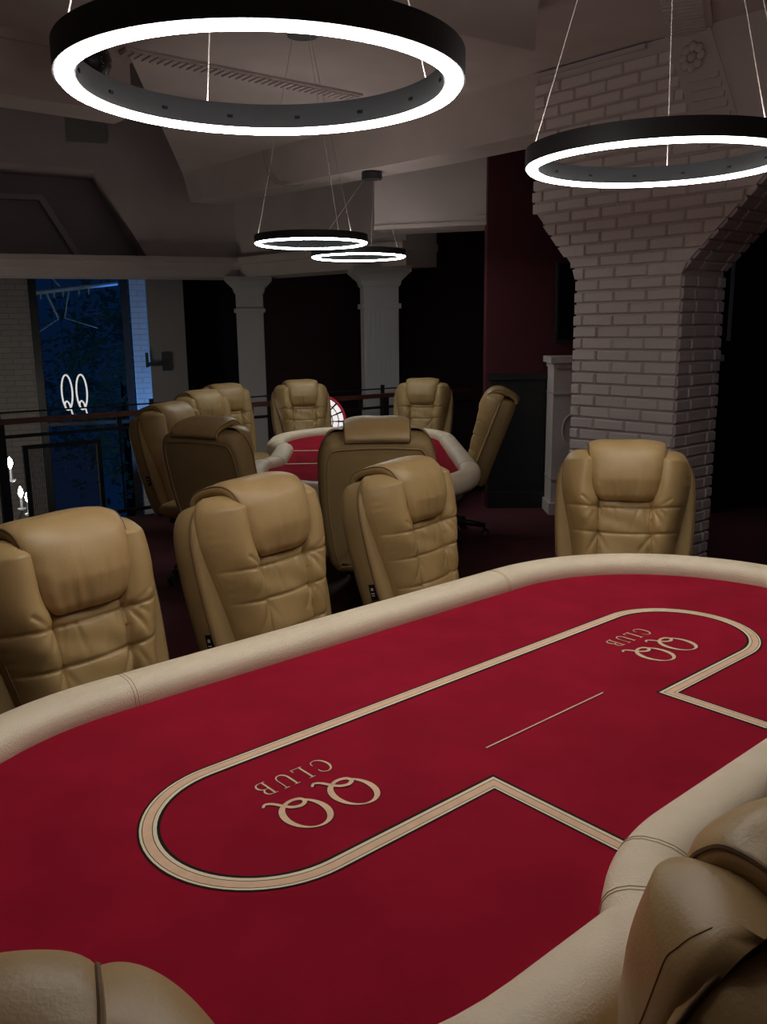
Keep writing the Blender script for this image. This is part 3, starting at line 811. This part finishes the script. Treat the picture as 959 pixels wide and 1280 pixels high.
place(-200, 1392, 108, 'shadowed tan chair at the bottom left corner, seen from behind', gN)
place(203, 505, -30, 'leftmost tan chair at the far table, beside the railing', gF)
place(246, 489, -40, 'tan chair second from left at the far table', gF)
place(276, 481, -48, 'tan chair third from left, by the plain grey column', gF)
place(374, 476, -72, 'tan chair at the far end, left of the lit wheel', gF)
place(530, 474, -100, 'tan chair at the far end, right of the fluted column', gF)
place(255, 525, 62, 'tan chair seen from behind at the left of the far table', gF)
place(471, 526, 92, 'tan chair seen squarely from behind at the far table', gF, 1.047)
place(634, 487, 170, 'tan chair in side view before the black wainscot', gF, 1.03, 7)

# ================================================================== RING LIGHTS
RR = .385
def ring_light(cx, cy, zb, label, anchor, angles, dm, canopy=True):
    t = thing('ring_pendant', label, 'ceiling light', (cx, cy, zb), 0, 'ring pendants')
    r0, r1 = RR-.040, RR
    MB().lathe([(r1, .0), (r1, .050), (r1-.004, .050), (r1-.004, .024), (r0+.004, .024), (r0+.004, .050), (r0, .050), (r0, .0), (r0+.004, .0), (r0+.004, .020), (r1-.004, .020), (r1-.004, .0)], (0, 0, .012), 128, closed=True).build('housing', M['ring_black'], t, smooth=False)
    MB().lathe([(r1-.0042, .030), (r1-.0042, .010), (r1-.010, .003), ((r0+r1)/2, .0), (r0+.010, .003), (r0+.0042, .010), (r0+.0042, .030)], (0, 0, 0), 128, closed=True).build('diffuser', dm, t, smooth=True)
    MB().lathe([(r1-.006, .0), (r1-.006, .003), (r0+.006, .003), (r0+.006, .0)], (0, 0, .058), 96, closed=True).build('added_uplight_band', M['added_uplight'] if dm is M['diffuser'] else M['added_uplight_far'], t, smooth=True)  # added glowing top face, brightens the ceiling from below
    for i in range(14):
        q = 2*math.pi*(i+.3)/14
        MB().box(((r0-.001)*math.cos(q), (r0-.001)*math.sin(q), .034), (.004, .012, .006), q).build('screw', M['black_iron'], t)
    A = Vector(anchor)-Vector((cx, cy, zb))
    for q in angles:
        q = math.radians(q); rc = (r0+r1)/2
        p0 = Vector((rc*math.cos(q), rc*math.sin(q), .055)); p1 = A+Vector((.05*math.cos(q), .05*math.sin(q), -.03 if canopy else 0))
        MB().tube([p0, p1], .0014, 5).build('cable', M['cable'], t)
    if canopy:
        MB().lathe([(.0, 0), (.085, 0), (.085, -.05), (.0, -.05)], tuple(A), 24).build('canopy', M['ring_black'], t)
    return t
def ring_pos(px, py, dia_px_centre_z): return atz(px, py, dia_px_centre_z)
k1 = RR/.4722; r1c = (-.269*k1, 2.22*k1, 1.57+.545*k1)
k2 = RR/.506; r2c = (1.0776*k2, 3.5838*k2, 1.57+.5957*k2)
ring_light(*r1c, 'large lit black ring pendant at the upper left', (r1c[0], r1c[1], CEIL), (118, 28, -62, 208), M['diffuser'])
ring_light(*r2c, 'lit black ring pendant in front of the brick pillar', (r2c[0], r2c[1], CEIL), (178, 68, -22, 300), M['diffuser'])
z3 = 1.57+.53*(2*RR/.715)
p3a, p3b = atz(316, 303, z3), atz(460, 305, z3); p3 = (p3a+p3b)/2
p4a, p4b = atz(389, 321, z3), atz(507, 321, z3); p4 = (p4a+p4b)/2
a3 = atz(378, 33, CEIL)
ring_light(p3.x, p3.y, z3-.012, 'small lit ring pendant over the far table, the left one', a3, (178, 60, -40), M['diffuser_cool'])
a4 = atz(447, 214, BM)
sa = (a4.x-G0[0])*ax_+(a4.y-G0[1])*ay_; ba = (a4.x-G0[0])*bx_+(a4.y-G0[1])*by_
a4 = Vector(FP(sa, BM, .12))
ring_light(p4.x, p4.y, z3-.012, 'small lit ring pendant over the far table, the right one', a4, (185, 330, 75), M['diffuser_cool'])
# loose flex hanging along the beam
c0 = Vector(FP(F_of(330, 180)[0], F_of(330, 180)[1], -.02))
pts = [FP(*F_of(x, y), -.02) for x, y in ((330, 178), (333, 200), (338, 218), (343, 226), (352, 231), (366, 233), (382, 231))]
pts = [p for p in pts]
tag(MB().tube(spl(pts, 6), .006, 6).build('hanging_flex', M['cord'], None, smooth=True), 'loose beige flex drooping along the white beam', 'cable')

# dark mirror ball under the ceiling
dp = aty(113, 75, 4.9)
t = thing('mirror_ball', 'dark mirror ball with tiny sparkles seen inside the large ring', 'mirror ball', (dp.x, dp.y, dp.z))
R_ = .105
MB().lathe([(R_*math.cos(a), R_*math.sin(a)) for a in np.linspace(-math.pi/2+.02, math.pi/2-.02, 18)], (0, 0, 0), 28).build('ball', M['plastic'], t, smooth=True)
MB().lathe([(.0, .10), (.022, .10), (.022, .125), (.006, .13), (.006, CEIL-dp.z), (.0, CEIL-dp.z)], (0, 0, 0), 12).build('stem', M['plastic'], t)
sp = MB()
for i in range(150):
    a = random.uniform(0, 2*math.pi); b = math.asin(random.uniform(-.97, .6)); r = R_+.0005
    sp.box((r*math.cos(b)*math.cos(a), r*math.cos(b)*math.sin(a), r*math.sin(b)), (.005, .005, .005), a)
o = sp.build('sparkles', M['spark'], t); o['kind'] = 'stuff'

# ================================================================== RAILING
rt = thing('railing', 'black iron railing with dark red wooden handrail and mesh panels', 'railing')
ra = math.atan2(Ld.y, Ld.x); RB = L0-Ld*1.6; RL = (L1-RB).length-.02
def RP(s, z, n=0.0): return (RB.x+Ld.x*s+Ln.x*n, RB.y+Ld.y*s+Ln.y*n, z)
def rbox(mb, s0, s1, z0, z1, th, n=0.0): mb.box(RP((s0+s1)/2, (z0+z1)/2, n), (s1-s0, th, z1-z0), ra); return mb
rbox(MB(), 0, RL, .875, .915, .07).build('handrail', M['wood'], rt)
rbox(MB(), 0, RL, .955, .967, .016, .05).build('upper_bar', M['black_iron'], rt)
rbox(MB(), 0, RL, .765, .79, .03).build('middle_bar', M['black_iron'], rt)
rbox(MB(), 0, RL, .06, .085, .03).build('bottom_bar', M['black_iron'], rt)
bay = 1.25; nb = int(RL/bay)+1; off = (L0-RB).length+.02
start = (off+.10) % bay
s = start-bay
k = 0
while s < RL-.05:
    if s > 0:
        rbox(MB(), s-.035, s+.035, 0, .90, .06).build('post', M['black_iron'], rt)
        rbox(MB(), s+.0, s+.03, .9, 1.0, .03, .05).build('bracket', M['black_iron'], rt)
    a, b = max(s+.16, .02), min(s+.78, RL-.02)
    if b-a > .2:
        fr = MB()
        rbox(fr, a, b, .67, .70, .03); rbox(fr, a, b, .10, .13, .03); rbox(fr, a, a+.035, .13, .67, .03); rbox(fr, b-.035, b, .13, .67, .03)
        f = fr.build('mesh_frame', M['black_iron'], rt)
        ms = MB(); n1_, n2_ = int((b-a-.07)/.014), 38
        for i in range(n1_):
            q = a+.035+(i+.5)*(b-a-.07)/n1_; rbox(ms, q-.0014, q+.0014, .13, .67, .003)
        for i in range(n2_):
            q = .13+(i+.5)*.54/n2_; rbox(ms, a+.035, b-.035, q-.0014, q+.0014, .003)
        m2 = ms.build('wire_mesh', M['black_iron'], f); m2['kind'] = 'stuff'
    c_ = s+.95
    if .05 < c_ < RL-.05:
        bl = MB().tube([RP(c_, .085), RP(c_, .765)], .009, 6).build('baluster', M['black_iron'], rt)
        mb = MB()
        for j in range(4):
            q0 = j*math.pi/2
            mb.tube([RP(c_+.028*math.sin(math.pi*i/8)*math.cos(q0+i*.35), .38+.10*i/8, .028*math.sin(math.pi*i/8)*math.sin(q0+i*.35)) for i in range(9)], .004, 5)
        mb.build('basket_knot', M['black_iron'], bl)
        rbox(MB(), c_-.02, c_+.02, .79, .875, .02).build('spacer', M['black_iron'], rt)
    s += bay
# ================================================================== HALL DETAILS
# chandelier hanging in the hall at the left edge
ch = thing('chandelier', 'black chandelier with glowing candle bulbs beyond the railing at left', 'chandelier', aty(-24, 600, 8.5))
cz = ch.location.z
MB().lathe([(.0, -.62), (.03, -.58), (.05, -.45), (.02, -.35), (.06, -.2), (.025, -.05), (.045, .1), (.02, .3), (.012, .5), (.0, .5)], (0, 0, 0), 14).build('stem', M['black_iron'], ch, smooth=True)
MB().tube([(0, 0, .48), (0, 0, 4.6-cz)], .008, 6).build('chain', M['black_iron'], ch)
for tier, (nA, R_, zA, rot) in enumerate(((8, .42, -.36, .2), (6, .28, -.02, .45))):
    for i in range(nA):
        q = 2*math.pi*i/nA+rot; dx, dy = math.cos(q), math.sin(q)
        arm = MB().tube(spl([(dx*.02, dy*.02, zA-.05), (dx*R_*.4, dy*R_*.4, zA-.16), (dx*R_*.8, dy*R_*.8, zA-.14), (dx*R_, dy*R_, zA-.02)], 5), .009, 6).build('arm', M['black_iron'], ch, smooth=True)
        MB().lathe([(.0, -.03), (.04, -.015), (.045, .0), (.012, .0), (.012, .11), (.0, .11)], (dx*R_, dy*R_, zA), 10).build('candle_sleeve', M['candle'], arm)
        MB().lathe([(.0, .0), (.018, .02), (.026, .05), (.02, .085), (.006, .115), (.0, .12)], (dx*R_, dy*R_, zA+.11), 10).build('candle_bulb', M['bulb'], arm, smooth=True)
# neon sign in front of the window
ns0, ns1 = E_of(75, 468), E_of(112, 522)
sg = thing('neon_sign', 'small white neon QQ sign hanging before the window', 'sign', EP((ns0[0]+ns1[0])/2, ns1[1]+.05, -.12), ang_e)
hN = ns0[1]-ns1[1]-.02; wN = ns1[0]-ns0[0]
sy = hN/.118; sx_ = wN/.185
for dx in (-.052, .052):
    el = [((-x+dx)*sx_, 0, (-y+.064)*sy) for x, y in Q_ELL]
    L_ = MB().tube(el, .011, 8, closed=True)
    L_.tube([((-x+dx)*sx_, .002, (-y+.064)*sy) for x, y in Q_TAIL], .010, 8)
    L_.build('neon_letter', M['neon'], sg, smooth=True)
    MB().tube([(dx*sx_, .01, .115*sy), (dx*sx_, .01, 2.2-sg.location.z)], .003, 5).build('hanging_wire', M['black_iron'], sg)
MB().box((0, .02, .066*sy), (wN*.95, .012, .015)).build('cross_bar', M['black_iron'], sg)
# lighting bar near the top of the window
b0 = onv(45, 366, (E0.x-en.x*.25, E0.y-en.y*.25), ed); b1 = onv(147, 354, (E0.x-en.x*.25, E0.y-en.y*.25), ed)
lb = thing('lighting_bar', 'pale blue bar with thin rods across the top of the window', 'bar', (b0+b1)/2)
q0 = b0-(b0+b1)/2; q1 = b1-(b0+b1)/2
MB().tube([q0, q1], .028, 10).build('bar_tube', M['blue_bar'], lb)
def lp(x, y): return onv(x, y, (E0.x-en.x*.25, E0.y-en.y*.25), ed)-(b0+b1)/2
for a, b, r in (((58, 366), (73, 398), .016), ((86, 364), (81, 398), .010), ((73, 399), (50, 414), .007), ((82, 398), (122, 410), .007), ((75, 358), (60, 342), .014)):
    MB().tube([lp(*a), lp(*b)], r, 7).build('rod', M['blue_bar'], lb)
for x in (51, 68, 79, 99, 111):
    MB().tube([lp(x, 364-(x-51)*.1), lp(x, 374-(x-51)*.1)], .012, 7).build('hook', M['blue_bar'], lb)
MB().tube([q0*.6, Vector((q0.x*.6, q0.y*.6, 2.6))], .006, 5).build('hanger', M['black_iron'], lb)
MB().tube([q1*.6, Vector((q1.x*.6, q1.y*.6, 2.6))], .006, 5).build('hanger', M['black_iron'], lb)
# screen bracket on the grey wall strip
bk0 = E_of(206, 451)
bk0 = (bk0[0], bk0[1])
bk = thing('wall_bracket', 'black screen bracket arm on the wall right of the window', 'bracket', EP(bk0[0], bk0[1], -.32), ang_e)
MB().box((0, -.02, 0), (.13, .04, .25)).build('wall_plate', M['plastic'], bk)
MB().box((-.15, -.07, -.03), (.26, .05, .05)).build('arm', M['plastic'], bk)
MB().box((-.27, -.10, .03), (.04, .04, .20)).build('head_plate', M['plastic'], bk)
# trees outside the window
def tree(x, y, z0, h, r, n, label):
    t = thing('tree', label, 'tree', (x, y, z0), 0, 'trees outside the window')
    MB().tube([(0, 0, 0), (.05, 0, h*.5), (0, .05, h*.8)], [.14, .10, .04], 8).build('trunk', M['trunk'], t)
    mb = MB()
    for i in range(n):
        a, b = random.uniform(0, 6.283), math.acos(random.uniform(-1, 1)); q = r*random.uniform(.35, 1)**.5*(1+.25*math.sin(3*a+2*b))
        c = Vector((q*math.sin(b)*math.cos(a), q*math.sin(b)*math.sin(a), h*.75+q*1.3*math.cos(b)))
        d1 = Vector((random.gauss(0, 1), random.gauss(0, 1), random.gauss(0, .6))).normalized(); d2 = d1.orthogonal().normalized(); sz = random.uniform(.05, .10)
        mb.add([c-d1*sz, c+d2*sz*.5, c+d1*sz, c-d2*sz*.5], [(0, 1, 2, 3)])
    o = mb.build('foliage', M['leaf'], t); o['kind'] = 'stuff'
tree(-4.5, 15.2, -3.2, 5.0, 1.35, 2600, 'dark leafy tree seen through the right of the window')
tree(-8.2, 18.2, -3.2, 3.9, 1.2, 1800, 'low dark bushy tree seen through the left of the window')
# lit wheel behind the far table
wc = aty(399, 527, 8.24)
wl_ = thing('prize_wheel', 'round wheel of lit white panels half hidden by a far chair', 'wheel', (wc.x, wc.y, 0))
zc = wc.z; Rw = .25
def ringseg(mb, r0, r1, a0, a1, y0, y1, n=5):
    vs = []
    for i in range(n+1):
        a = a0+(a1-a0)*i/n
        for r in (r0, r1):
            for y in (y0, y1): vs.append((r*math.cos(a), y, zc+r*math.sin(a)))
    fs = []
    for i in range(n):
        o = i*4; fs += [(o, o+4, o+6, o+2), (o+1, o+3, o+7, o+5), (o+2, o+6, o+7, o+3), (o, o+1, o+5, o+4)]
    fs += [(0, 2, 3, 1), (n*4, n*4+1, n*4+3, n*4+2)]
    mb.add(vs, fs); return mb
ringseg(MB(), .02, Rw, 0, 2*math.pi, .0, .05, 40).build('disc', M['plastic'], wl_)
for i in range(16):
    a = 2*math.pi*i/16
    for r0, r1 in ((.08, .125), (.135, .18), (.19, .232)):
        ringseg(MB(), r0, r1, a+.04, a+2*math.pi/16-.04, -.008, .004, 3).build('lit_panel', M['cell'], wl_)
ringseg(MB(), Rw-.010, Rw+.004, 0, 2*math.pi, -.012, .06, 40).build('rim', M['rim_red'], wl_)
MB().tube([(0, .04, 0.02), (0, .04, zc)], .025, 8).build('stand', M['plastic'], wl_)
MB().lathe([(0, 0), (.2, 0), (.18, .03), (0, .04)], (0, .04, 0), 18).build('foot', M['plastic'], wl_)

# mantel and television behind the pillar
mt = thing('fireplace_mantel', 'white fireplace mantel half hidden behind the brick pillar', 'mantel', (2.09, 7.36, 0)); mt.scale = (.93, 1, 1)
MB().box((0, .02, 1.30), (1.52, .36, .05)).build('shelf', M['plaster'], mt)
MB().box((0, .03, 1.255), (1.46, .32, .04)).build('shelf_moulding', M['plaster'], mt)
for sx in (-1, 1):
    lg = MB().box((sx*.60, .04, .66), (.24, .28, 1.16)).build('pier', M['plaster'], mt)
    MB().box((sx*.60, .03, .05), (.28, .32, .10)).build('pier_foot', M['plaster'], mt)
    for z in (.30, 1.02): MB().box((sx*.60, .035, z), (.25, .30, .012)).build('moulding', M['plaster_shade'], lg)
    pts = [(sx*.56+.07*math.cos(a), -.105, .72+.12*math.sin(a)) for a in np.linspace(0, 2*math.pi, 24, endpoint=False)]
    MB().tube(pts, .010, 6, closed=True).build('wreath', M['plaster'], lg)
MB().box((0, .08, 1.10), (.96, .2, .28)).build('frieze', M['plaster'], mt)
MB().box((0, .12, .48), (.96, .10, .95)).build('firebox', M['black'], mt)
tv = thing('television', 'large black television above the white mantel', 'television', (2.215, 7.55, 1.76)); tv.scale = (1.04, 1, 1)
MB().box((0, 0, 0), (1.43, .06, .66)).build('casing', M['plastic'], tv, bevel=.006)
MB().box((0, -.032, .005), (1.39, .006, .62)).build('screen', M['screen'], tv)
MB().box((.70, -.03, 0), (.03, .02, .66)).build('steel_edge', M['steel'], tv)
MB().box((0, .05, 0), (.3, .06, .3)).build('mount', M['plastic'], tv)

# added blue spotlight, an unseen lamp that tints the brick strip
bl0 = EP(e_r-.75, -1.55, -.30)
sp_ = thing('added_blue_floodlight', 'small added blue floodlight, unseen at the foot of the window', 'floodlight', (bl0[0], bl0[1], -1.6))
MB().box((0, 0, .06), (.2, .2, .12)).build('housing', M['plastic'], sp_)
MB().lathe([(0, 0), (.07, 0), (.07, .02), (0, .02)], (0, 0, .12), 16).build('lens', M['added_lamp_blue'], sp_)
ld = bpy.data.lights.new('added_blue_flood', 'SPOT'); ld.energy = 650; ld.color = (.10, .38, 1.0); ld.spot_size = math.radians(36); ld.spot_blend = .5; ld.shadow_soft_size = .05
lo = bpy.data.objects.new('added_blue_flood', ld); COL.objects.link(lo); lo.parent = sp_; lo.location = (0, 0, .2)
tgt = Vector(EP((e_r+e_v)/2+.02, .95, -.05)); src = Vector((bl0[0], bl0[1], -1.4))
lo.rotation_euler = (tgt-src).to_track_quat('-Z', 'Y').to_euler()
